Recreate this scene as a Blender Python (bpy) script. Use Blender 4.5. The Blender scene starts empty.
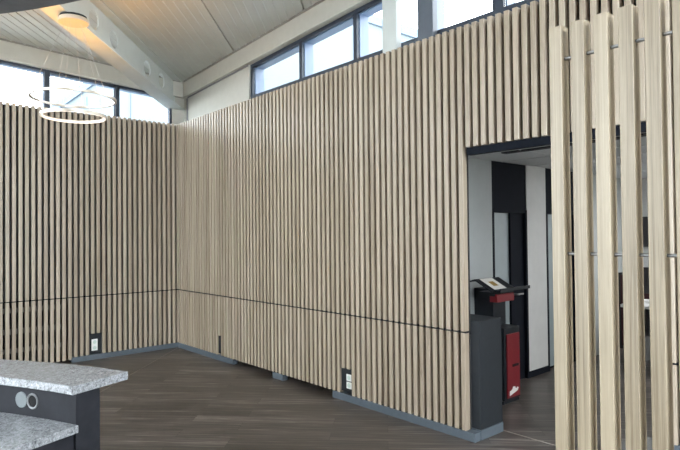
import bpy, bmesh, math, random
from mathutils import Vector, Matrix

# ------------------------------------------------------------------ camera, sky, exposure
SC = bpy.context.scene
COL = SC.collection
EYE = 1.62
yaw, tilt, roll = math.radians(138.63), math.radians(0.954), math.radians(0.575)
F = Vector((math.cos(yaw)*math.cos(tilt), math.sin(yaw)*math.cos(tilt), math.sin(tilt)))
R0 = Vector((math.sin(yaw), -math.cos(yaw), 0))
U0 = R0.cross(F)
RR = R0*math.cos(roll) - U0*math.sin(roll)
UU = U0*math.cos(roll) + R0*math.sin(roll)
cam = bpy.data.cameras.new('camera')
cam.sensor_width = 36
cam.lens = 563.3/680*36
cam.clip_start = 0.05
co = bpy.data.objects.new('camera', cam)
COL.objects.link(co)
m = Matrix((RR, UU, -F)).transposed().to_4x4()
m.translation = (0, 0, EYE)
co.matrix_world = m
SC.camera = co

world = bpy.data.worlds.new('sky')
SC.world = world
world.use_nodes = True
bg = world.node_tree.nodes['Background']
bg.inputs[0].default_value = (0.94, 0.965, 1.0, 1)
bg.inputs[1].default_value = 6.5
SC.view_settings.view_transform = 'Standard'
SC.view_settings.look = 'None'
SC.view_settings.gamma = 1
SC.view_settings.exposure = 0.82
SC.cycles.max_bounces = 8
SC.cycles.diffuse_bounces = 5
SC.cycles.transparent_max_bounces = 12

random.seed(7)
PI = math.pi
S2 = math.sqrt(.5)

# ------------------------------------------------------------------ materials
def mat(name, col, rough=.5, metal=0., emit=None, es=0., spec=.5):
    M = bpy.data.materials.new(name)
    M.use_nodes = True
    b = M.node_tree.nodes['Principled BSDF']
    b.inputs['Base Color'].default_value = (*col, 1)
    b.inputs['Roughness'].default_value = rough
    b.inputs['Metallic'].default_value = metal
    b.inputs['Specular IOR Level'].default_value = spec
    if emit:
        b.inputs['Emission Color'].default_value = (*emit, 1)
        b.inputs['Emission Strength'].default_value = es
    return M

class NT:
    def __init__(s, M):
        s.t = M.node_tree; s.n = s.t.nodes; s.b = s.n['Principled BSDF']
    def new(s, kind, **kw):
        n = s.n.new(kind)
        for k, v in kw.items():
            if k in n.inputs: n.inputs[k].default_value = v
            else: setattr(n, k, v)
        return n
    def link(s, a, b): s.t.links.new(a, b)
    def math(s, op, a, b=None):
        n = s.new('ShaderNodeMath', operation=op)
        for i, v in enumerate((a, b)):
            if v is None: continue
            if hasattr(v, 'links'): s.link(v, n.inputs[i])
            else: n.inputs[i].default_value = v
        return n.outputs[0]
    def ramp(s, fac, stops):
        n = s.new('ShaderNodeValToRGB')
        e = n.color_ramp.elements
        while len(e) < len(stops): e.new(.5)
        for i, (p, c) in enumerate(stops):
            e[i].position = p; e[i].color = (*c, 1)
        s.link(fac, n.inputs[0])
        return n.outputs[0]

def speckle(name, col, var=.06, scale=30, rough=.6, bump=0.0, spec=.5):
    """painted / plastered surface with a faint mottling"""
    M = mat(name, col, rough, spec=spec); t = NT(M)
    tc = t.new('ShaderNodeTexCoord')
    nz = t.new('ShaderNodeTexNoise', Scale=scale, Detail=4.)
    t.link(tc.outputs['Object'], nz.inputs['Vector'])
    lo = tuple(c*(1-var) for c in col); hi = tuple(min(1, c*(1+var)) for c in col)
    t.link(t.ramp(nz.outputs[0], [(.3, lo), (.7, hi)]), t.b.inputs['Base Color'])
    if bump:
        bp = t.new('ShaderNodeBump', Strength=bump, Distance=.002)
        t.link(nz.outputs[0], bp.inputs['Height']); t.link(bp.outputs[0], t.b.inputs['Normal'])
    return M

def oak(name, lo, mid, hi, gx=60.):
    """light oak foil: vertical grain, tone varies from slat to slat"""
    M = mat(name, mid, .36, spec=.5); t = NT(M)
    tc = t.new('ShaderNodeTexCoord')
    at = t.new('ShaderNodeAttribute', attribute_name='tone')
    sep = t.new('ShaderNodeSeparateXYZ'); t.link(tc.outputs['Object'], sep.inputs[0])
    cmb = t.new('ShaderNodeCombineXYZ')
    t.link(t.math('MULTIPLY', sep.outputs[0], gx), cmb.inputs[0])
    t.link(t.math('MULTIPLY', sep.outputs[1], gx), cmb.inputs[1])
    zz = t.math('ADD', t.math('MULTIPLY', sep.outputs[2], 1.1), t.math('MULTIPLY', at.outputs['Fac'], 37.))
    t.link(zz, cmb.inputs[2])
    n1 = t.new('ShaderNodeTexNoise', Scale=1., Detail=5., Roughness=.62, Distortion=.6)
    t.link(cmb.outputs[0], n1.inputs['Vector'])
    n2 = t.new('ShaderNodeTexNoise', Scale=5.5, Detail=3., Roughness=.7)
    t.link(cmb.outputs[0], n2.inputs['Vector'])
    v = t.math('ADD', t.math('MULTIPLY', n1.outputs[0], .66), t.math('MULTIPLY', n2.outputs[0], .34))
    v = t.math('ADD', v, t.math('MULTIPLY', t.math('SUBTRACT', at.outputs['Fac'], .5), .16))
    t.link(t.ramp(v, [(.30, lo), (.5, mid), (.68, hi)]), t.b.inputs['Base Color'])
    bp = t.new('ShaderNodeBump', Strength=.15, Distance=.001)
    t.link(n2.outputs[0], bp.inputs['Height']); t.link(bp.outputs[0], t.b.inputs['Normal'])
    return M

OAK = oak('light_oak', (.24, .185, .130), (.378, .309, .234), (.48, .403, .314))
OAKPOST = oak('honey_oak_posts', (.165, .122, .072), (.325, .262, .178), (.43, .355, .25), 75.)

def floor_material():
    M = mat('dark_oak_planks', (.06, .045, .035), .42); t = NT(M)
    tc = t.new('ShaderNodeTexCoord')
    mp = t.new('ShaderNodeMapping'); mp.inputs['Rotation'].default_value = (0, 0, math.radians(-44))
    t.link(tc.outputs['Object'], mp.inputs[0])
    br = t.new('ShaderNodeTexBrick', Scale=1.)
    br.offset = .37; br.inputs['Brick Width'].default_value = 1.25; br.inputs['Row Height'].default_value = .185
    br.inputs['Mortar Size'].default_value = .0016; br.inputs['Mortar Smooth'].default_value = .3
    br.inputs['Color1'].default_value = (0, 0, 0, 1); br.inputs['Color2'].default_value = (1, 1, 1, 1)
    br.inputs['Mortar'].default_value = (.5, .5, .5, 1)
    t.link(mp.outputs[0], br.inputs['Vector'])
    bw = t.new('ShaderNodeRGBToBW'); t.link(br.outputs['Color'], bw.inputs[0])
    sep = t.new('ShaderNodeSeparateXYZ'); t.link(mp.outputs[0], sep.inputs[0])
    cmb = t.new('ShaderNodeCombineXYZ')
    t.link(t.math('ADD', t.math('MULTIPLY', sep.outputs[0], 1.7), t.math('MULTIPLY', bw.outputs[0], 9.)), cmb.inputs[0])
    t.link(t.math('MULTIPLY', sep.outputs[1], 38.), cmb.inputs[1])
    t.link(t.math('MULTIPLY', bw.outputs[0], 13.), cmb.inputs[2])
    n = t.new('ShaderNodeTexNoise', Scale=1., Detail=6., Roughness=.65, Distortion=.5)
    t.link(cmb.outputs[0], n.inputs['Vector'])
    v = t.math('ADD', t.math('MULTIPLY', n.outputs[0], .8), t.math('MULTIPLY', bw.outputs[0], .09))
    c = t.ramp(v, [(.37, (.040, .032, .027)), (.50, (.108, .090, .079)), (.63, (.30, .268, .242))])
    mx = t.new('ShaderNodeMix', data_type='RGBA')
    t.link(br.outputs['Fac'], mx.inputs[0]); t.link(c, mx.inputs[6]); mx.inputs[7].default_value = (.02, .015, .012, 1)
    t.link(mx.outputs[2], t.b.inputs['Base Color'])
    t.link(t.math('ADD', t.math('MULTIPLY', n.outputs[0], .3), .22), t.b.inputs['Roughness'])
    bp = t.new('ShaderNodeBump', Strength=.2, Distance=.002)
    t.link(n.outputs[0], bp.inputs['Height']); t.link(bp.outputs[0], t.b.inputs['Normal'])
    return M

def granite():
    M = mat('grey_granite', (.2, .2, .21), .2, spec=.8); t = NT(M)
    tc = t.new('ShaderNodeTexCoord')
    n1 = t.new('ShaderNodeTexNoise', Scale=42., Detail=7., Roughness=.72, Distortion=1.4)
    n2 = t.new('ShaderNodeTexNoise', Scale=130., Detail=3., Roughness=.6)
    for n in (n1, n2): t.link(tc.outputs['Object'], n.inputs['Vector'])
    v = t.math('ADD', t.math('MULTIPLY', n1.outputs[0], .7), t.math('MULTIPLY', n2.outputs[0], .3))
    t.link(t.ramp(v, [(.36, (.06, .063, .068)), (.46, (.225, .235, .25)), (.55, (.34, .35, .37)), (.66, (.52, .535, .56))]), t.b.inputs['Base Color'])
    return M

def glass():
    M = bpy.data.materials.new('clear_glass'); M.use_nodes = True
    t = M.node_tree; t.nodes.remove(t.nodes['Principled BSDF'])
    out = t.nodes['Material Output']
    tr = t.nodes.new('ShaderNodeBsdfTransparent'); tr.inputs[0].default_value = (.94, .97, .98, 1)
    gl = t.nodes.new('ShaderNodeBsdfGlossy'); gl.inputs['Roughness'].default_value = .02
    fr = t.nodes.new('ShaderNodeLayerWeight'); fr.inputs[0].default_value = .12
    mx = t.nodes.new('ShaderNodeMixShader')
    t.links.new(fr.outputs[0], mx.inputs[0]); t.links.new(tr.outputs[0], mx.inputs[1]); t.links.new(gl.outputs[0], mx.inputs[2])
    t.links.new(mx.outputs[0], out.inputs[0])
    return M

def ribbed_white():
    M = mat('white_ribbed_cladding', (.8, .82, .83), .5); t = NT(M)
    return M

FLOOR = floor_material()
GRANITE = granite()
GLASS = glass()
WALLCREAM = speckle('cream_wall_paint', (.48, .47, .42), .03, 12, .6)
ROOFMETAL = speckle('coated_ceiling_metal', (.49, .51, .485), .03, 3, .42)
STEELCREAM = speckle('cream_beam_paint', (.54, .57, .55), .03, 8, .45)
JOINT = speckle('taupe_joint_sealant', (.24, .23, .21), .05, 30, .7)
BACKING = speckle('dark_backing_felt', (.028, .027, .027), .15, 60, .9)
PLINTH = speckle('blue_grey_plinth_paint', (.085, .105, .125), .06, 20, .5)
BLOCKGREY = speckle('anthracite_laminate', (.017, .020, .024), .08, 25, .6, spec=.25)
BATTEN = speckle('grey_timber_batten', (.13, .118, .104), .1, 30, .8)
BLACK = mat('black_void_paint', (.004, .004, .005), .9)
FRAMELIT = speckle('skylit_frame_tint', (.12, .165, .25), .05, 30, .4)  # frame paint made paler and bluer, skylight on the reveals put into the colour
FRAME = speckle('blue_grey_frame_coating', (.026, .037, .058), .05, 30, .4)
STEELDARK = speckle('dark_steel_post_paint', (.09, .105, .13), .06, 20, .45)
SOFFIT = speckle('dark_grey_soffit', (.17, .17, .18), .08, 18, .7)
COUNTERDARK = speckle('charcoal_laminate', (.018, .019, .024), .25, 12, .6, spec=.2)
NAVY = speckle('navy_door_paint', (.0035, .0055, .011), .1, 15, .8, spec=.2)
GREYWALL = speckle('grey_wall_paint', (.40, .42, .42), .03, 10, .7)
WHITEPANEL = speckle('off_white_panel', (.60, .60, .59), .03, 10, .6)
FROST = speckle('frosted_glass', (.30, .345, .36), .05, 5, .25)
TILE = speckle('ceiling_tile', (.62, .63, .64), .05, 40, .8)
DARKSLOT = mat('dark_slot', (.03, .03, .035), .8)
WHITEPLASTIC = speckle('white_plastic', (.78, .78, .76), .02, 40, .35)
INSERT = speckle('socket_insert_plastic', (.54, .62, .57), .02, 40, .4)
GREYPLASTIC = speckle('light_grey_plastic', (.15, .17, .18), .03, 40, .45)
DULLSTEEL = mat('dull_steel', (.16, .165, .17), .4, .6)
CHROME = mat('brushed_steel', (.30, .30, .30), .5, 1.)
RED = speckle('red_panel', (.17, .006, .012), .05, 30, .4)
KIOSK = speckle('black_blue_metal', (.006, .008, .012), .1, 30, .5, spec=.3)
PAPER = speckle('printed_paper', (.72, .70, .66), .04, 40, .7)
GOLDPRINT = mat('gold_print', (.32, .20, .04), .6)
BRASSLINE = mat('pale_seam_metal', (.30, .27, .24), .45, .3)
LED = mat('warm_led_diffuser', (.9, .85, .78), .5, 0, (1., .84, .68), .5)
LEDUP = mat('warm_uplight_strip', (.9, .85, .78), .5, 0, (1., .48, .10), 120.)
CANOPY = mat('champagne_lacquer', (.50, .45, .36), .45)
RINGSHELL = mat('pale_gold_ring_metal', (.62, .55, .47), .35, .6)
CABLE = mat('grey_cable', (.45, .45, .44), .5)
FACADE = speckle('pale_blue_facade_sheet', (.115, .145, .16), .03, 2, .5)
VERGE = speckle('slate_blue_verge', (.10, .14, .19), .05, 3, .5)
GROUND = speckle('outdoor_paving', (.5, .5, .48), .1, 2, .9)
DARKROOM = speckle('dark_cabinet', (.03, .028, .03), .1, 12, .5)
MATGREY = speckle('grey_doormat_pile', (.17, .17, .165), .25, 160, .95, .4)
CHAIRMAROON = speckle('maroon_fabric', (.05, .018, .02), .15, 80, .9)

# ------------------------------------------------------------------ mesh helpers
class MB:
    def __init__(s):
        s.bm = bmesh.new(); s.tone = s.bm.verts.layers.float.new('tone'); s.cur = .5
    def v(s, p):
        x = s.bm.verts.new(p); x[s.tone] = s.cur; return x
    def prism(s, poly, z0, z1, zf0=None, zf1=None):
        """poly: list of (x, y) counter-clockwise; z0/z1 numbers or functions of (x, y)"""
        f0 = z0 if callable(z0) else (lambda x, y: z0)
        f1 = z1 if callable(z1) else (lambda x, y: z1)
        a = [s.v((x, y, f0(x, y))) for x, y in poly]
        b = [s.v((x, y, f1(x, y))) for x, y in poly]
        n = len(poly)
        s.bm.faces.new(a[::-1]); s.bm.faces.new(b)
        for i in range(n):
            j = (i+1) % n
            s.bm.faces.new((a[i], a[j], b[j], b[i]))
    def box(s, x0, x1, y0, y1, z0, z1):
        if x0 > x1: x0, x1 = x1, x0
        if y0 > y1: y0, y1 = y1, y0
        s.prism([(x0, y0), (x1, y0), (x1, y1), (x0, y1)], z0, z1)
    def cbox(s, x0, x1, y0, y1, z0, z1, c=.003):
        """box with chamfered upright edges"""
        s.prism([(x0+c, y0), (x1-c, y0), (x1, y0+c), (x1, y1-c), (x1-c, y1), (x0+c, y1), (x0, y1-c), (x0, y0+c)], z0, z1)
    def hexa(s, c8):
        a = [s.v(p) for p in c8]
        for f in ((3, 2, 1, 0), (4, 5, 6, 7), (0, 1, 5, 4), (1, 2, 6, 5), (2, 3, 7, 6), (3, 0, 4, 7)):
            s.bm.faces.new([a[i] for i in f])
    def tube(s, p, q, r, n=8):
        p, q = Vector(p), Vector(q); d = (q-p).normalized()
        u = d.orthogonal().normalized(); w = d.cross(u)
        a = []; b = []
        for i in range(n):
            o = (u*math.cos(2*PI*i/n)+w*math.sin(2*PI*i/n))*r
            a.append(s.v(p+o)); b.append(s.v(q+o))
        s.bm.faces.new(a[::-1]); s.bm.faces.new(b)
        for i in range(n): s.bm.faces.new((a[i], a[(i+1) % n], b[(i+1) % n], b[i]))
    def sweep_ring(s, c, r, prof, n=72):
        """closed ring of profile [(dr, dz)...] round the vertical axis at c"""
        rows = []
        for i in range(n):
            a = 2*PI*i/n
            rows.append([s.v((c[0]+(r+dr)*math.cos(a), c[1]+(r+dr)*math.sin(a), c[2]+dz)) for dr, dz in prof])
        k = len(prof)
        for i in range(n):
            A, B = rows[i], rows[(i+1) % n]
            for j in range(k): s.bm.faces.new((A[j], B[j], B[(j+1) % k], A[(j+1) % k]))
    def sector(s, c, r0, r1, a0, a1, z0, z1, n=40, ch=0.):
        """curved slab between two radii and two angles (degrees)"""
        prof = [(r0, z0), (r1, z0), (r1, z1), (r0, z1)] if not ch else \
               [(r0+ch, z0), (r1-ch, z0), (r1, z0+ch), (r1, z1-ch), (r1-ch, z1), (r0+ch, z1), (r0, z1-ch), (r0, z0+ch)]
        rows = []
        for i in range(n+1):
            a = math.radians(a0+(a1-a0)*i/n)
            rows.append([s.v((c[0]+r*math.cos(a), c[1]+r*math.sin(a), z)) for r, z in prof])
        k = len(prof)
        for i in range(n):
            for j in range(k): s.bm.faces.new((rows[i][j], rows[i][(j+1) % k], rows[i+1][(j+1) % k], rows[i+1][j]))
        s.bm.faces.new(rows[0][::-1]); s.bm.faces.new(rows[-1])
    def build(s, name, M, parent=None, origin=None, bevel=0., smooth=False):
        bmesh.ops.recalc_face_normals(s.bm, faces=s.bm.faces)
        me = bpy.data.meshes.new(name)
        if origin is None and parent is not None: origin = parent.location
        if origin is not None:
            bmesh.ops.translate(s.bm, verts=s.bm.verts, vec=-Vector(origin))
        s.bm.to_mesh(me); s.bm.free()
        me.materials.append(M)
        o = bpy.data.objects.new(name, me); COL.objects.link(o)
        if parent is not None: o.parent = parent
        elif origin is not None: o.location = origin
        if smooth:
            for p in me.polygons: p.use_smooth = True
        if bevel:
            b = o.modifiers.new('bevel', 'BEVEL'); b.width = bevel; b.segments = 2; b.limit_method = 'ANGLE'
        return o

def struct(o):
    o['kind'] = 'structure'; return o
def tag(o, label, cat, group=None):
    o['label'] = label; o['category'] = cat
    if group: o['group'] = group
    return o
def thing(name, loc, label, cat, group=None):
    o = bpy.data.objects.new(name, None); o.location = loc; COL.objects.link(o)
    o.empty_display_size = .1
    return tag(o, label, cat, group)
def part(mb, name, M, t, label=None, **k):
    o = mb.build(name, M, t, **k)
    if label: o['label'] = label
    return o
def sub(mb, name, M, p, t, label=None, **k):
    """sub-part: child of part p of thing t (parts sit at their thing's origin)"""
    o = mb.build(name, M, p, origin=t.location, **k)
    if label: o['label'] = label
    return o

# ------------------------------------------------------------------ key measures
YW = 3.666          # front plane of the slats on the long wall (runs along x)
XL = -7.763         # front plane of the slats on the left wall (runs along y)
PITCH, SW, SD = .0714, .0405, .059
SB, GZ0, GZ1, ST = .069, .831, .845, 3.262    # slat bottom, joint, slat top
PX0, PX1 = -2.69, -1.249                       # passage opening in the long wall
SOF = 2.296
def roofz(x, y): return 3.955 + .055*(x+8) + .05*(3.9-y)
XE, YE0 = 2.4, -4.0                           # how far the built room reaches
EW0, EW1, SW1 = -1.1, 3.7, -1.75                  # unseen glazed openings added to light the slats: right wall, left of front wall
XO, YO = -8.02, 3.93                          # inner faces of the window frames

# ------------------------------------------------------------------ large structure
b = MB(); b.box(-8.1, XE, YE0, 10.2, -.06, 0); struct(b.build('floor', FLOOR))
b = MB(); b.box(-45, 30, -30, 45, -.2, -.12); struct(b.build('ground', GROUND))

# ceiling: sandwich panels with micro ribs, laid along the diagonal, sloping down to the corner
def ceiling():
    prof = []
    t0 = -2.905
    for k in range(-6, 8):
        base = t0 + k*1.0675
        prof += [(base-.009, 0), (base-.007, .03), (base+.007, .03), (base+.009, 0)]
        for i in range(1, 10):
            q = base + i*.10675
            prof += [(q-.011, 0), (q-.005, -.007), (q+.005, -.007), (q+.011, 0)]
    prof.sort()
    b = MB(); rows = []
    for t, dz in prof:
        s0 = max(-8.14/S2 - t, t - 4.06/S2)
        s1 = min(XE/S2 - t, t - YE0/S2)
        if s1 <= s0+.01: continue
        p = []
        for s in (s0, s1):
            x, y = (t+s)*S2, (t-s)*S2
            z = roofz(x, y)
            p.append(((x, y, z+dz), (x, y, z+.14)))
        rows.append([b.v(p[0][0]), b.v(p[1][0]), b.v(p[1][1]), b.v(p[0][1])])
    for A, B in zip(rows, rows[1:]):
        for j in range(4): b.bm.faces.new((A[j], A[(j+1) % 4], B[(j+1) % 4], B[j]))
    b.bm.faces.new(rows[0]); b.bm.faces.new(rows[-1][::-1])
    struct(b.build('ceiling', ROOFMETAL))
ceiling()

# long wall (along x): body behind the cladding, with the passage opening
b = MB()
b.box(-8.1, -3.36, 3.736, 4.03, SB, 3.25)
b.box(PX1+.02, XE, 3.736, 4.03, SB, 3.25)
b.box(-3.36, PX1+.02, 3.736, 4.03, 2.46, 3.25)
struct(b.build('wall_back', BACKING))
b = MB(); b.prism([(-8.1, 3.90), (-6.18, 3.90), (-6.18, 4.03), (-8.1, 4.03)], 3.25, lambda x, y: 3.74+.055*(x+8))
b.prism([(-8.14, 3.71), (-8.0, 3.71), (-8.0, 4.03), (-8.14, 4.03)], 3.25, lambda x, y: 3.74)
struct(b.build('wall_upper', WALLCREAM))
b = MB(); b.box(-8.1, -7.825, YE0, 3.735, GZ1, 3.25); b.box(-8.1, -7.825, 2.20, 3.735, SB, GZ1); b.box(-8.1, -8.03, YE0, 2.20, SB, GZ1); struct(b.build('wall_left', BACKING))

b = MB(); b.box(XE, XE+.15, YE0-.15, EW0, -.06, 5.1); b.box(XE, XE+.15, EW1, 10.2, -.06, 4.9); struct(b.build('wall_right', WALLCREAM))  # unseen wall, its extent set to keep light off the slat sides
b = MB(); b.box(SW1, XE, YE0-.15, YE0, -.06, 5.2); struct(b.build('wall_front', WALLCREAM))  # unseen wall, closes the corner behind the camera to shape the slat lighting

# fascia box beams above the clerestory windows
b = MB(); b.prism([(-8.1, 3.85), (XE, 3.85), (XE, 4.05), (-8.1, 4.05)], lambda x, y: 3.715+.055*(x+8), lambda x, y: roofz(x, y)+.02)
struct(b.build('trim_1', WALLCREAM))
b = MB(); b.prism([(-8.14, YE0), (-7.94, YE0), (-7.94, 3.85), (-8.14, 3.85)], lambda x, y: 3.715+.05*(3.9-y), lambda x, y: roofz(x, y)+.02)
struct(b.build('trim_2', WALLCREAM))
# slim dark joints: under the fascia and at the edge of the cream panel
b = MB(); b.box(-7.90, -7.875, 3.885, 3.90, 3.25, 3.70); b.prism([(-7.875, 3.89), (-6.18, 3.89), (-6.18, 3.9), (-7.875, 3.9)], lambda x, y: 3.695+.055*(x+8), lambda x, y: 3.714+.055*(x+8))
struct(b.build('trim_3', SOFFIT))
# ceiling joint trims
b = MB(); b.prism([(-7.9, 3.838), (XE, 3.838), (XE, 3.85), (-7.9, 3.85)], lambda x, y: roofz(x, y)-.022, lambda x, y: roofz(x, y)-.001)
b.prism([(-7.94, YE0), (-7.928, YE0), (-7.928, 3.8), (-7.94, 3.8)], lambda x, y: roofz(x, y)-.022, lambda x, y: roofz(x, y)-.001)
struct(b.build('trim_4', JOINT))

# plinths
b = MB()
for x0, x1 in ((-7.75, -6.22), (-5.34, -5.146), (-4.295, -2.605), (PX1, 3.6)):
    b.box(x0, x1, YW-.006, 3.735, 0, SB-.001)
struct(b.build('baseboard_back', PLINTH))
b = MB(); b.box(-7.83, -7.757, 2.205, 3.70, 0, SB-.002); struct(b.build('baseboard_left', PLINTH))
b = MB(); b.box(-8.1, -2.98, 3.94, 4.03, 0, SB); struct(b.build('trim_5', BLACK))
b = MB(); b.box(-8.1, -8.02, YE0, 3.735, 0, SB); struct(b.build('trim_6', BLACK))

# ------------------------------------------------------------------ clerestory windows
def window(n, axis, a0, a1, wl=.05, wr=.05):
    """one glazed bay; axis 'x' for the long wall, 'y' for the left wall"""
    z0 = 3.27 if axis == 'x' else 3.25
    zs, rail = (3.415, .045) if axis == 'x' else (3.285, .032)
    top = (lambda a: 3.718+.055*(a+8)) if axis == 'x' else (lambda a: 3.718+.05*(3.9-a))
    def put(b, p0, p1, d0, d1, zb, zt):
        fb = zb if callable(zb) else (lambda a: zb)
        ft = zt if callable(zt) else (lambda a: zt)
        if axis == 'x':
            b.prism([(p0, YO+d0), (p1, YO+d0), (p1, YO+d1), (p0, YO+d1)], lambda x, y: fb(x), lambda x, y: ft(x))
        else:
            b.prism([(XO-d1, p0), (XO-d0, p0), (XO-d0, p1), (XO-d1, p1)], lambda x, y: fb(y), lambda x, y: ft(y))
    b = MB()
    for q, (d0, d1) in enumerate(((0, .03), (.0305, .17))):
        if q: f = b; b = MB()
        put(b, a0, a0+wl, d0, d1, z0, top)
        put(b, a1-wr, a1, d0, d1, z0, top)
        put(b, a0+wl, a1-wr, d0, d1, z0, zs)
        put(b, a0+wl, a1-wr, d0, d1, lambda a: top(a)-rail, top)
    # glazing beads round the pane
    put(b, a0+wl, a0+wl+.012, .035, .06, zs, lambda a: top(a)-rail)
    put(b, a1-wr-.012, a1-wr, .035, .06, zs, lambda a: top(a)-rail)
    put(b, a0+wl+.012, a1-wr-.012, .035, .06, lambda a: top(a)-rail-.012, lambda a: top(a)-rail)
    o = struct(f.build('window_%d' % n, FRAME))
    b.build('skylit_reveal', FRAMELIT, o, origin=(0, 0, 0))  # outer depth of the same frame, in the sky-lit tint
    g = MB(); put(g, a0+wl+.005, a1-wr-.005, .018, .03, zs-.005, lambda a: top(a)-rail+.005)
    g.build('pane', GLASS, o, origin=(0, 0, 0))
    return o
xs = [-6.18, -5.12, -4.20, -3.21, -2.52, -1.53, -.62, .29, 1.2, 2.1, 3.0]
n = 0
for i, (p, q) in enumerate(zip(xs, xs[1:])):
    n += 1; window(n, 'x', p, q, .05 if i in (0, 4) else .026, .05 if i == 3 else .026)
ys = [3.70, 2.895, 1.99, 1.09, .19, -.71, -1.61, -2.51]
for p, q in zip(ys[1:], ys):
    n += 1; window(n, 'y', p, q, .03, .03)
def added_glazing(n, axis, a0, a1, k):  # unseen glazed opening with mullions, added to throw daylight on the slat walls
    b = MB(); g = MB()
    zt = 4.3
    for i in range(k+1):
        p = a0+(a1-a0-.06)*i/k
        if axis == 'y': b.box(XE+.03, XE+.12, p, p+.06, 0, zt)
        else: b.box(p, p+.06, YE0-.12, YE0-.03, 0, zt)
    for z in (0, 2.4, zt-.06):
        if axis == 'y': b.box(XE+.03, XE+.12, a0, a1, z, z+.06)
        else: b.box(a0, a1, YE0-.12, YE0-.03, z, z+.06)
    if axis == 'y': g.box(XE+.07, XE+.082, a0+.02, a1-.02, .03, zt-.03)
    else: g.box(a0+.02, a1-.02, YE0-.082, YE0-.07, .03, zt-.03)
    o = struct(b.build('window_%d' % n, FRAME)); g.build('pane', GLASS, o, origin=(0, 0, 0))
added_glazing(n+1, 'y', EW0, EW1, 3)
added_glazing(n+2, 'x', -8.1, SW1, 5)
# light box column and dark post standing at the glazing
b = MB(); b.cbox(-3.666, -3.49, 3.78, 3.849, 3.25, 4.16, .004); struct(b.build('column', STEELCREAM))
b = MB(); b.cbox(-3.305, -3.13, 3.86, 3.929, 3.25, 3.95, .004); struct(b.build('post', STEELDARK))

# ------------------------------------------------------------------ roof beam on the diagonal: I-section with round holes
def roof_beam():
    cx, cy = -7.9, 3.8
    d = Vector((S2, -S2, 0)); nn = Vector((S2, S2, 0))
    zb = lambda s: 3.543 + .069*s
    def zt(s):
        x, y = cx+d.x*s, cy+d.y*s; return roofz(x, y) - .004
    P = lambda s, off, z: (cx+d.x*s+nn.x*off, cy+d.y*s+nn.y*off, z)
    s0, s1 = -.22, 9.
    b = MB()
    b.hexa([P(s0, -.225, zb(s0)), P(s1, -.225, zb(s1)), P(s1, 0, zb(s1)), P(s0, 0, zb(s0)),
            P(s0, -.225, zb(s0)+.016), P(s1, -.225, zb(s1)+.016), P(s1, 0, zb(s1)+.016), P(s0, 0, zb(s0)+.016)])
    fl = struct(b.build('roof_beam', STEELCREAM))
    b = MB()
    b.hexa([P(s0, -.225, zt(s0)-.016), P(s1, -.225, zt(s1)-.016), P(s1, .0, zt(s1)-.016), P(s0, .0, zt(s0)-.016),
            P(s0, -.225, zt(s0)), P(s1, -.225, zt(s1)), P(s1, .0, zt(s1)), P(s0, .0, zt(s0))])
    b.build('top_flange', STEELCREAM, fl)
    # web as a filled outline with holes, extruded
    cu = bpy.data.curves.new('web', 'CURVE'); cu.dimensions = '2D'; cu.fill_mode = 'BOTH'; cu.extrude = .006
    def poly(pts):
        sp = cu.splines.new('POLY'); sp.points.add(len(pts)-1)
        for q, (a, c) in zip(sp.points, pts): q.co = (a, c, 0, 1)
        sp.use_cyclic_u = True
    poly([(s0, zb(s0)+.01), (s1, zb(s1)+.01), (s1, zt(s1)-.01), (s0, zt(s0)-.01)])
    for s, z in HOLES:
        poly([(s+HR*math.cos(2*PI*i/32), z+HR*math.sin(2*PI*i/32)) for i in range(32)])
    ob = bpy.data.objects.new('tmp', cu); COL.objects.link(ob)
    dg = bpy.context.evaluated_depsgraph_get()
    me = bpy.data.meshes.new_from_object(ob.evaluated_get(dg))
    bpy.data.objects.remove(ob)
    me.name = 'web'; me.materials.clear(); me.materials.append(STEELCREAM)
    w = bpy.data.objects.new('web', me); COL.objects.link(w); w.parent = fl
    mm = Matrix((d, Vector((0, 0, 1)), d.cross(Vector((0, 0, 1))))).transposed().to_4x4()
    off = -.1125
    mm.translation = (cx+nn.x*off, cy+nn.y*off, 0)
    w.matrix_world = mm
HR = .105
HOLES = [(2.42, 3.955), (1.95, 3.91), (1.0, 3.85), (.50, 3.825), (3.4, 4.02), (4.2, 4.06)]
roof_beam()

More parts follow.
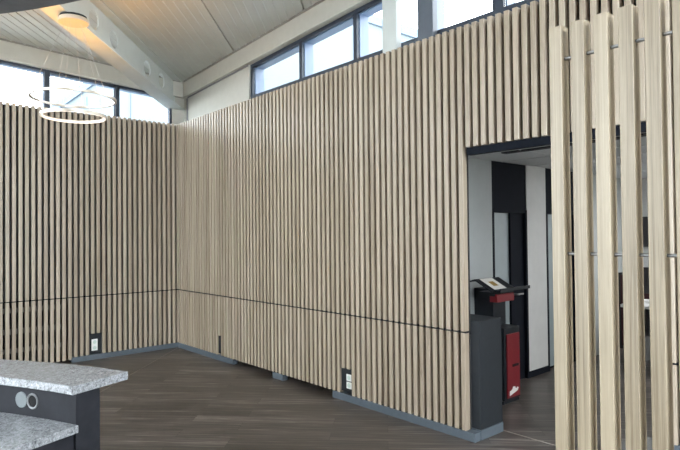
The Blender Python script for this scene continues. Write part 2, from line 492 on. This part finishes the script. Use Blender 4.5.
# ------------------------------------------------------------------ wall cladding of oak slats
def slat_field(b, axis, a0, a1, z0, z1, phase, cut=None):
    PITCH = .0714 if axis == 'x' else .0708
    k = math.ceil((a0-phase-SW/2)/PITCH-1e-6)
    while phase+k*PITCH+SW/2 <= a1:
        p = phase+k*PITCH
        random.seed(k*7+(0 if axis == 'x' else 5000)+int(z0*10)*13); b.cur = random.random()
        zz = z0
        if cut:
            for c0, c1, zc in cut:
                if p+SW/2 > c0 and p+SW/2 < c1: zz = zc
        if axis == 'x': b.cbox(p, p+SW, YW, YW+SD, zz, z1, .0025)
        else: b.cbox(XL-SD, XL, p, p+SW, zz, z1, .0025)
        k += 1
PHX = -2.621-SW
PHY = 2.191-SW/2
def cladding(label, axis, a0, a1, z0, z1, cut=None, board=True):
    loc = ((a0+a1)/2, YW+SD, z0) if axis == 'x' else (XL-SD, (a0+a1)/2, z0)
    t = thing('slat_cladding', loc, label, 'wall cladding')
    b = MB(); slat_field(b, axis, a0, a1, z0, z1, PHX if axis == 'x' else PHY, cut)
    part(b, 'slat_row', OAK, t)
    if board:
        b = MB()
        if axis == 'x': b.box(a0, a1, YW+SD, 3.7355, z0+.002, z1-.012)
        else: b.box(-7.8245, XL-SD, a0, a1, z0+.002, z1-.012)
        part(b, 'backing_board', BACKING, t, 'dark felt backing seen between the slats')
    if z1 == GZ0:
        b = MB()
        if axis == 'x': b.box(a0, a1, YW+.004, YW+SD, GZ0+.0005, GZ1-.0005)
        else: b.box(XL-SD, XL-.004, a0, a1, GZ0+.0005, GZ1-.0005)
        part(b, 'joint_profile', BLACK, t, 'black shadow-gap profile')
    return t
cladding('tall upper field of light oak slats on the long wall, between corner and passage', 'x', -7.755, -2.685, GZ1, ST)
cladding('short hanging field of light oak slats over the passage opening', 'x', -2.685, PX1, SOF, ST)
cladding('low band of light oak slats under the dark joint on the long wall', 'x', -7.755, -2.685, SB, GZ0,
         cut=[(-6.63, -6.52, .32), (-4.16, -4.03, .314)])
cladding('upper field of light oak slats right of the passage, behind the free-standing slat screen', 'x', PX1, XE, GZ1, ST)
cladding('low band of light oak slats right of the passage, behind the free-standing slat screen', 'x', PX1, XE, SB, GZ0,
         cut=[(-1.25, -1.05, .364)])
cladding('tall upper field of light oak slats on the left wall behind the ring lamp', 'y', YE0, 3.68, GZ1, ST)
cladding('low band of light oak slats on the left wall around the white socket', 'y', 2.213, 3.68, SB, GZ0,
         cut=[(2.43, 2.575, .343)])
t = cladding('open low grille of oak slats on the left wall with black void behind', 'y', YE0, 2.212, SB-.03, GZ0, board=False)
for z0, z1 in ((.70, .755), (.44, .50), (.21, .262)):
    b = MB(); b.box(-7.86, XL-SD-.001, YE0, 2.13, z0, z1); part(b, 'batten', BATTEN, t)
b = MB(); b.box(-8.029, -8.0, YE0, 2.195, SB, GZ0); b.box(-8.0, -7.83, 2.18, 2.198, SB, GZ0); part(b, 'backing_panel', BLACK, t, 'black backing behind the open grille')

# ------------------------------------------------------------------ passage and the room behind the long wall
b = MB(); b.box(PX0+.03, PX1+.02, YW+.02, 3.735, 2.235, SOF-.004); struct(b.build('trim_7', NAVY))
b = MB(); b.box(-3.5, 1.6, 3.737, 10.1, 2.375, 2.45); struct(b.build('ceiling_passage', TILE))
b = MB()
for y in (4.65, 5.25, 5.85, 6.45):
    b.box(-3.35, 1.5, y-.008, y+.008, 2.370, 2.376)
for x in (-2.75, -2.15, -1.55): b.box(x-.008, x+.008, 4.05, 10, 2.370, 2.376)
struct(b.build('trim_8', TILE))
b = MB(); b.box(-2.95, -1.6, 4.62, 4.70, 2.363, 2.3749); b.box(-2.4, -1.5, 4.28, 4.33, 2.363, 2.3749)
tag(b.build('air_diffuser', DARKSLOT), 'dark slot air diffuser in the grey tiled ceiling of the passage', 'air diffuser')
# left side of passage
XP = -3.35
b = MB()
b.box(XP-.008, XP, 3.737, 4.03, 0, 2.375); b.box(XP-.1, XP, 4.03, 5.06, 0, 2.375)
struct(b.build('wall_passage', GREYWALL))
b = MB(); b.box(XP-.1, XP, 5.74, 6.16, .07, 2.375); struct(b.build('wall_panel', WHITEPANEL))
b = MB(); b.box(XP-.1, XP+.006, 5.74, 6.16, 0, .07); struct(b.build('baseboard_passage', NAVY))
def passage_door(n, y0, y1):
    b = MB()
    b.box(XP-.1, XP-.01, y0, y1, 1.87, 2.375)
    b.box(XP-.1, XP+.004, y0, y0+.035, 0, 1.87); b.box(XP-.1, XP-.07, y0, y1, 0, 1.87); b.box(XP-.1, XP+.004, y1-.035, y1, 0, 1.87)
    b.box(XP-.1, XP+.004, y0, y1, 1.835, 1.87)
    b.box(XP-.07, XP-.03, y0+.40, y1-.035, 0, 1.835)
    b.box(XP-.06, XP-.02, y0+.375, y0+.40, 0, 1.835)
    o = struct(b.build('door_%d' % n, NAVY))
    g = MB(); g.box(XP-.06, XP-.045, y0+.03, y0+.38, .03, 1.835); g.build('pane', FROST, o)
    g = MB(); g.tube((XP-.03, y0+.42, .95), (XP+.03, y0+.42, .95), .01); g.tube((XP+.03, y0+.42, .95), (XP+.03, y0+.53, .95), .01)
    g.build('door_handle', CHROME, o)
passage_door(1, 5.06, 5.74)
passage_door(2, 6.16, 6.90)
b = MB(); b.box(XP-.1, XP, 6.90, 10.1, 0, 2.375); struct(b.build('wall_passage_far', GREYWALL))
b = MB(); b.box(-3.45, 1.6, 8.6, 8.7, 0, 2.375); struct(b.build('wall_far', WHITEPANEL))

# grey low return wall at the passage jamb with its plinth
b = MB(); b.box(-3.349, -2.605, 3.737, 4.045, .079, .926)
tag(b.build('low_partition', BLOCKGREY, bevel=.004), 'waist-high anthracite partition block at the left side of the passage', 'partition')
b = MB(); b.box(-3.34, -2.601, 3.737, 4.047, 0, .077); struct(b.build('baseboard_side', PLINTH))

# floor strips
b = MB()
d0 = Vector((S2, -S2, 0)); n0 = Vector((S2, S2, 0)); c0 = Vector((-7.70, 3.62, 0))
pts = [c0+n0*.0035, c0-n0*.0035, c0-n0*.0035+d0*5, c0+n0*.0035+d0*5]
b.prism([(p.x, p.y) for p in pts], 0, .002); struct(b.build('trim_9', BRASSLINE))
b = MB(); b.box(PX0+.05, PX1, 4.055, 4.067, 0, .003); struct(b.build('trim_10', BRASSLINE))

# ------------------------------------------------------------------ sockets
t = thing('wall_socket', (-7.80, 2.505, .10), 'white double socket on a dark plate low in the left wall slats', 'socket')
b = MB(); b.box(XL-SD, XL-.02, 2.427, 2.593, .083, .34); part(b, 'back_plate', BLOCKGREY, t, 'dark grey plate', bevel=.002)
b = MB(); b.box(XL-.02, XL-.010, 2.458, 2.535, .115, .265); f = part(b, 'face_plate', WHITEPLASTIC, t, bevel=.003)
for z in (.152, .228):
    b = MB(); b.tube((XL-.012, 2.4965, z), (XL-.0085, 2.4965, z), .024, 20); sub(b, 'socket_insert', INSERT, f, t)
t = thing('wall_socket', (-4.06, 3.70, .10), 'double socket with pale green-white inserts in the long wall slats', 'socket')
b = MB(); b.box(-4.19, -4.02, YW+.022, YW+SD, .083, .312); part(b, 'back_plate', BLOCKGREY, t, 'dark grey plate', bevel=.002)
for z in (.122, .196):
    b = MB(); b.box(-4.105, -4.035, YW+.012, YW+.022, z, z+.064); f = part(b, 'face_plate', WHITEPLASTIC, t, bevel=.002)
    b = MB(); b.tube((-4.07, YW+.013, z+.032), (-4.07, YW+.0105, z+.032), .022, 20); sub(b, 'socket_insert', INSERT, f, t)
t = thing('cable_outlet', (-6.58, 3.70, .10), 'blank dark cable outlet cut into the slats near the corner', 'outlet')
b = MB(); b.box(-6.617, -6.521, YW+.02, YW+SD-.002, .083, .318); part(b, 'back_plate', BLOCKGREY, t, bevel=.002)
t = thing('cable_outlet', (-1.15, 3.70, .10), 'blank grey cable outlet in the low slats behind the screen', 'outlet')
b = MB(); b.box(-1.242, -1.023, YW+.02, YW+SD-.002, .083, .36); part(b, 'back_plate', PLINTH, t, bevel=.002)

# ------------------------------------------------------------------ free-standing slat screen at the right
SY = 1.70; SX0 = -.905; SP = .0717
t = thing('slat_screen', (SX0, SY, 0), 'free-standing screen of tall light oak posts joined by thin steel rods, at the right', 'screen')
for k in range(9):
    b = MB(); random.seed(k+300); b.cur = random.random()
    x = SX0+k*SP
    b.cbox(x, x+.0412, SY, SY+.048, .012, 2.275, .0018)
    part(b, 'post', OAKPOST, t)
for z in (2.172, 1.552):
    b = MB(); b.tube((SX0+.01, SY+.024, z), (SX0+8*SP+.03, SY+.024, z), .0055, 12); part(b, 'rod', CHROME, t, 'steel rod', smooth=False)
b = MB(); b.box(SX0-.02, SX0+9*SP, SY-.03, SY+.08, 0, .012); part(b, 'base_plate', BLOCKGREY, t)

# ------------------------------------------------------------------ curved reception counter
CC = (-1.66, -2.18)
def pol(r, a, z=0): return Vector((CC[0]+r*math.cos(math.radians(a)), CC[1]+r*math.sin(math.radians(a)), z))
o0 = pol(3.2, 125)
t = thing('reception_counter', o0, 'curved two-level reception counter, charcoal body with grey stone tops', 'counter')
b = MB(); b.sector(CC, 3.208, 3.335, 110.95, 185, 0, .889, 60); body = part(b, 'body', COUNTERDARK, t)
b = MB(); b.sector(CC, 3.203, 3.335, 110.82, 110.94, 0, .889, 2); part(b, 'end_panel', COUNTERDARK, t)
b = MB(); b.sector(CC, 3.177, 3.50, 110.7, 185, .889, .93, 60, .003); part(b, 'bar_top', GRANITE, t, 'upper grey stone bar top')
b = MB(); b.sector(CC, 2.50, 3.207, 110.62, 185, .709, .745, 60, .003); part(b, 'desk_top', GRANITE, t, 'lower grey stone desk top')
b = MB(); b.sector(CC, 2.62, 3.207, 111.2, 111.75, 0, .709, 2); part(b, 'side_panel', COUNTERDARK, t)
def grommet(a, closed):
    c = pol(3.208, a, .819); inn = -(pol(1, a)-pol(0, a))
    b = MB(); side = inn.cross(Vector((0, 0, 1)))
    N = 28
    def ring(r, k): return [b.v(c+inn*k+side*(r*math.cos(2*PI*i/N))+Vector((0, 0, r*math.sin(2*PI*i/N)))) for i in range(N)]
    if closed:
        R = [ring(.039, -.004), ring(.039, .004), ring(.036, .006)]
        b.bm.faces.new(R[2])
    else:
        R = [ring(.039, -.004), ring(.039, .004), ring(.036, .006), ring(.029, .005), ring(.028, -.002)]
    for A, B in zip(R, R[1:]):
        for i in range(N): b.bm.faces.new((A[i], A[(i+1) % N], B[(i+1) % N], B[i]))
    g = part(b, 'cable_grommet', GREYPLASTIC if closed else DULLSTEEL, t, 'closed light grey cable cap' if closed else 'open steel cable ring')
    if not closed:
        b = MB(); q = ring(.029, .001); b.bm.faces.new(q); q2 = ring(.029, -.004); b.bm.faces.new(q2[::-1])
        for i in range(N): b.bm.faces.new((q[i], q[(i+1) % N], q2[(i+1) % N], q2[i]))
        sub(b, 'opening', BLACK, g, t)
grommet(117.6, True)
grommet(116.25, False)

# dark curved soffit over the counter
b = MB(); b.sector(CC, 2.45, 3.49, 100, 190, 2.90, 3.10, 60)
for a in (115, 135, 155, 175):
    p = pol(2.95, a); b.tube((p.x, p.y, 3.09), (p.x, p.y, roofz(p.x, p.y)+.02), .012)
struct(b.build('soffit', SOFFIT))

# ------------------------------------------------------------------ ring pendant lamp
LX, LY = -5.752, 1.658
t = thing('ring_pendant_lamp', (LX, LY, 2.79), 'pendant lamp of two glowing rings hung by thin wires under the diagonal roof beam', 'lamp')
def disc(b, z0, z1, r, n=40):
    a = [b.v((LX+r*math.cos(2*PI*i/n), LY+r*math.sin(2*PI*i/n), z0)) for i in range(n)]
    c = [b.v((LX+r*math.cos(2*PI*i/n), LY+r*math.sin(2*PI*i/n), z1)) for i in range(n)]
    b.bm.faces.new(a[::-1]); b.bm.faces.new(c)
    for i in range(n): b.bm.faces.new((a[i], a[(i+1) % n], c[(i+1) % n], c[i]))
b = MB(); disc(b, 3.688, 3.728, .135); cano = part(b, 'canopy', CANOPY, t, bevel=.004)
b = MB(); disc(b, 3.728, 3.752, .12); sub(b, 'mounting_plate', BLOCKGREY, cano, t)
for r, z in ((.375, 2.955), (.283, 2.785)):
    up = r > .3
    b = MB()
    if up: b.sweep_ring((LX, LY, z), r, [(-.010, -.010), (.010, -.010), (.010, .012), (.007, .012), (.007, .004), (-.007, .004), (-.007, .012), (-.010, .012)])
    else: b.sweep_ring((LX, LY, z), r, [(-.004, .012), (-.004, -.012), (.010, -.012), (.010, .014), (-.012, .014), (-.012, .012)])
    sh = part(b, 'ring', RINGSHELL, t)
    b = MB()
    if up: b.sweep_ring((LX, LY, z), r, [(-.0065, .0042), (.0065, .0042), (.0065, .009), (-.0065, .009)])
    else: b.sweep_ring((LX, LY, z), r, [(-.009, -.0145), (.006, -.0145), (.006, -.0125), (-.0045, -.0125), (-.0045, .0075), (-.009, .0075)])
    sub(b, 'light_strip', LEDUP if up else LED, sh, t, 'upward warm light strip' if up else 'glowing warm white strip')
    for i in range(3):
        a = 2*PI*i/3 + (.55 if r > .3 else 1.5)
        b = MB(); b.tube((LX+.07*math.cos(a), LY+.07*math.sin(a), 3.69), (LX+r*math.cos(a), LY+r*math.sin(a), z+.015), .0016, 6)
        part(b, 'wire', CABLE, t)

# ------------------------------------------------------------------ kiosk in the passage
t = thing('display_kiosk', (-3.15, 4.81, 0), 'black and red floor-standing kiosk with a brochure tray, in the passage', 'kiosk')
b = MB(); b.box(-3.30, -2.985, 4.675, 4.945, .03, .715); cb = part(b, 'cabinet', KIOSK, t, bevel=.004)
b = MB(); b.box(-3.27, -2.99, 4.66, 4.93, 0, .03); part(b, 'base', KIOSK, t)
b = MB(); b.box(-2.985, -2.975, 4.712, 4.928, .05, .655); dr = part(b, 'front_panel', RED, t, 'dark red front panel', bevel=.002)
b = MB(); b.box(-2.976, -2.970, 4.80, 4.90, .338, .362); sub(b, 'handle_slot', BLACK, dr, t)
b = MB()   # torn-edged white emblem low on the red panel
em = [(4.745, .070), (4.80, .083), (4.865, .098), (4.885, .105), (4.90, .128), (4.872, .138), (4.862, .125), (4.845, .132), (4.838, .147), (4.80, .150), (4.795, .132), (4.775, .120), (4.745, .112)]
A = [b.v((-2.975, y, z)) for y, z in em]; B = [b.v((-2.9735, y, z)) for y, z in em]
b.bm.faces.new(A[::-1]); b.bm.faces.new(B)
for i in range(len(em)): b.bm.faces.new((A[i], A[(i+1) % len(em)], B[(i+1) % len(em)], B[i]))
sub(b, 'emblem', WHITEPLASTIC, dr, t, 'white emblem on the red panel')
b = MB(); b.box(-3.345, -3.13, 4.72, 4.94, .715, 1.075); part(b, 'column', KIOSK, t, bevel=.003)
b = MB(); b.box(-3.13, -3.03, 4.55, 4.86, 1.03, 1.062); b.box(-3.16, -2.99, 4.53, 4.86, 1.03, 1.065); part(b, 'bracket', KIOSK, t)
b = MB(); b.box(-3.05, -2.97, 4.547, 4.836, .972, 1.046); part(b, 'red_box', RED, t, 'dark red box under the tray', bevel=.002)
def slab(b, x0, z0, x1, z1, y0, y1, th):
    """sloping plate, upper surface through (x0, z0) and (x1, z1)"""
    b.hexa([(x0, y0, z0-th), (x1, y0, z1-th), (x1, y1, z1-th), (x0, y1, z0-th), (x0, y0, z0), (x1, y0, z1), (x1, y1, z1), (x0, y1, z0)])
b = MB(); slab(b, -3.14, 1.185, -2.955, 1.085, 4.44, 4.84, .012); b.box(-2.965, -2.90, 4.49, 5.0, 1.078, 1.094); b.box(-2.905, -2.895, 4.49, 5.0, 1.078, 1.108)
slab(b, -3.21, 1.165, -3.14, 1.185, 4.44, 4.84, .012)
part(b, 'tray', KIOSK, t)
b = MB(); slab(b, -3.125, 1.186, -2.965, 1.0995, 4.50, 4.70, .004)
br = tag(b.build('brochure', PAPER), 'white brochure with gold print lying on the kiosk tray', 'brochure')
b = MB(); slab(b, -3.075, 1.1595, -3.01, 1.1245, 4.56, 4.64, .001); b.build('print', GOLDPRINT, br)

# ------------------------------------------------------------------ things seen between the posts, in the room behind
t = thing('office_desk', (-2.45, 7.35, 0), 'white topped office desk glimpsed between the screen posts', 'desk')
b = MB(); b.box(-2.85, -1.5, 6.95, 7.7, .72, .755); part(b, 'desktop', WHITEPLASTIC, t, bevel=.003)
for x in (-2.80, -1.55):
    b = MB(); b.box(x-.02, x+.02, 7.0, 7.65, 0, .72); part(b, 'leg', CHROME, t)
b = MB(); b.box(-2.78, -1.57, 7.6, 7.62, .3, .70); part(b, 'modesty_panel', GREYPLASTIC, t)
t = thing('computer_monitor', (-2.55, 7.35, .755), 'black computer monitor standing on the white office desk', 'monitor')
b = MB(); b.box(-2.80, -2.30, 7.36, 7.39, .86, 1.18); part(b, 'screen', DARKROOM, t, bevel=.004)
b = MB(); b.box(-2.58, -2.52, 7.39, 7.42, .76, 1.0); b.box(-2.65, -2.45, 7.30, 7.48, .755, .77); part(b, 'stand', DARKROOM, t)
t = thing('wall_screen', (-3.05, 8.58, 1.6), 'black wall screen on the grey far wall behind the posts', 'screen')
b = MB(); b.box(-3.34, -2.95, 8.56, 8.6, 1.40, 1.83); part(b, 'panel', DARKROOM, t, bevel=.004)
t = thing('storage_cabinet', (-3.1, 8.2, 0), 'dark low storage cabinet against the far wall behind the posts', 'cabinet')
b = MB(); b.box(-3.34, -2.9, 8.1, 8.55, 0, 1.05); part(b, 'body', DARKROOM, t, bevel=.004)
b = MB(); b.box(-3.31, -3.12, 8.09, 8.1, .05, 1.02); part(b, 'door', CHAIRMAROON, t)
b = MB(); b.box(-3.11, -2.92, 8.09, 8.1, .05, 1.02); part(b, 'door', CHAIRMAROON, t)
b = MB(); b.box(-1.84, -1.0, 4.10, 4.73, 0, .012)
tag(b.build('doormat', MATGREY), 'light grey mat on the passage floor behind the screen', 'mat')
b = MB(); b.box(-1.9, -.7, 7.3, 7.8, 2.355, 2.375)  # unseen glowing panel, added as fill light for the back room
lt = tag(b.build('fill_light_panel', WHITEPLASTIC), 'unseen flat fill-light panel added to brighten the room behind the passage', 'lamp')
b = MB(); b.box(-1.87, -.73, 7.33, 7.77, 2.352, 2.356); b.build('diffuser', mat('unseen_fill_glow', (.9, .9, .9), .5, 0, (.95, .98, 1.), 26.), lt)
b = MB(); b.box(-.9, .9, 4.9, 5.2, 2.355, 2.375)  # second added fill panel, out of view, brightens the passage
lt = tag(b.build('fill_light_panel', WHITEPLASTIC), 'added flat fill-light panel nearer the passage, hidden behind the slat wall', 'lamp')
b = MB(); b.box(-.87, .87, 4.93, 5.17, 2.352, 2.356); b.build('diffuser', mat('unseen_cool_fill_glow', (.9, .9, .9), .5, 0, (.95, .98, 1.), 15.), lt)

# ------------------------------------------------------------------ neighbouring gabled hall outside
def hall():
    e = Vector((-S2, S2, 0)); u = Vector((S2, S2, 0)); D = 14.
    P = lambda s, z, k=0.: e*(D+k)+u*s+Vector((0, 0, z))
    out = [(-12.6, -.12), (6, -.12), (6, 4.75), (-3.35, 8.2), (-12.6, 2.05)]
    t = thing('neighbour_hall', P(-3.3, -.12), 'white gabled hall with slate-blue verge outside the clerestory windows', 'building')
    b = MB()
    A = [b.v(P(s, z)) for s, z in out]; B = [b.v(P(s, z, 6.)) for s, z in out]
    b.bm.faces.new(A); b.bm.faces.new(B[::-1])
    for i in range(5): b.bm.faces.new((A[i], A[(i+1) % 5], B[(i+1) % 5], B[i]))
    part(b, 'wall', FACADE, t)
    for k, ((s0, z0), (s1, z1)) in enumerate((((-12.9, 1.86), (-3.35, 8.2)), ((-3.35, 8.2), (6.3, 4.64)))):
        b = MB(); h = .22
        b.hexa([P(s0, z0-.12, -.06), P(s1, z1-.12, -.06), P(s1, z1-.12, 6.2), P(s0, z0-.12, 6.2),
                P(s0, z0-.12+h, -.06), P(s1, z1-.12+h, -.06), P(s1, z1-.12+h, 6.2), P(s0, z0-.12+h, 6.2)])
        part(b, 'roof', VERGE, t)
    for s in [i*1.15-12 for i in range(16)]:
        z1 = min(8.0+(s+3.35)*.65, 8.0-(s+3.35)*.37)-.15
        if z1 < .5: continue
        b = MB(); q = [P(s-.02, 0, -.02), P(s+.02, 0, -.02), P(s+.02, 0, .01), P(s-.02, 0, .01)]
        b.hexa([Vector((v.x, v.y, -.1)) for v in q]+[Vector((v.x, v.y, z1)) for v in q])
        part(b, 'wall_joint', VERGE, t)
hall()
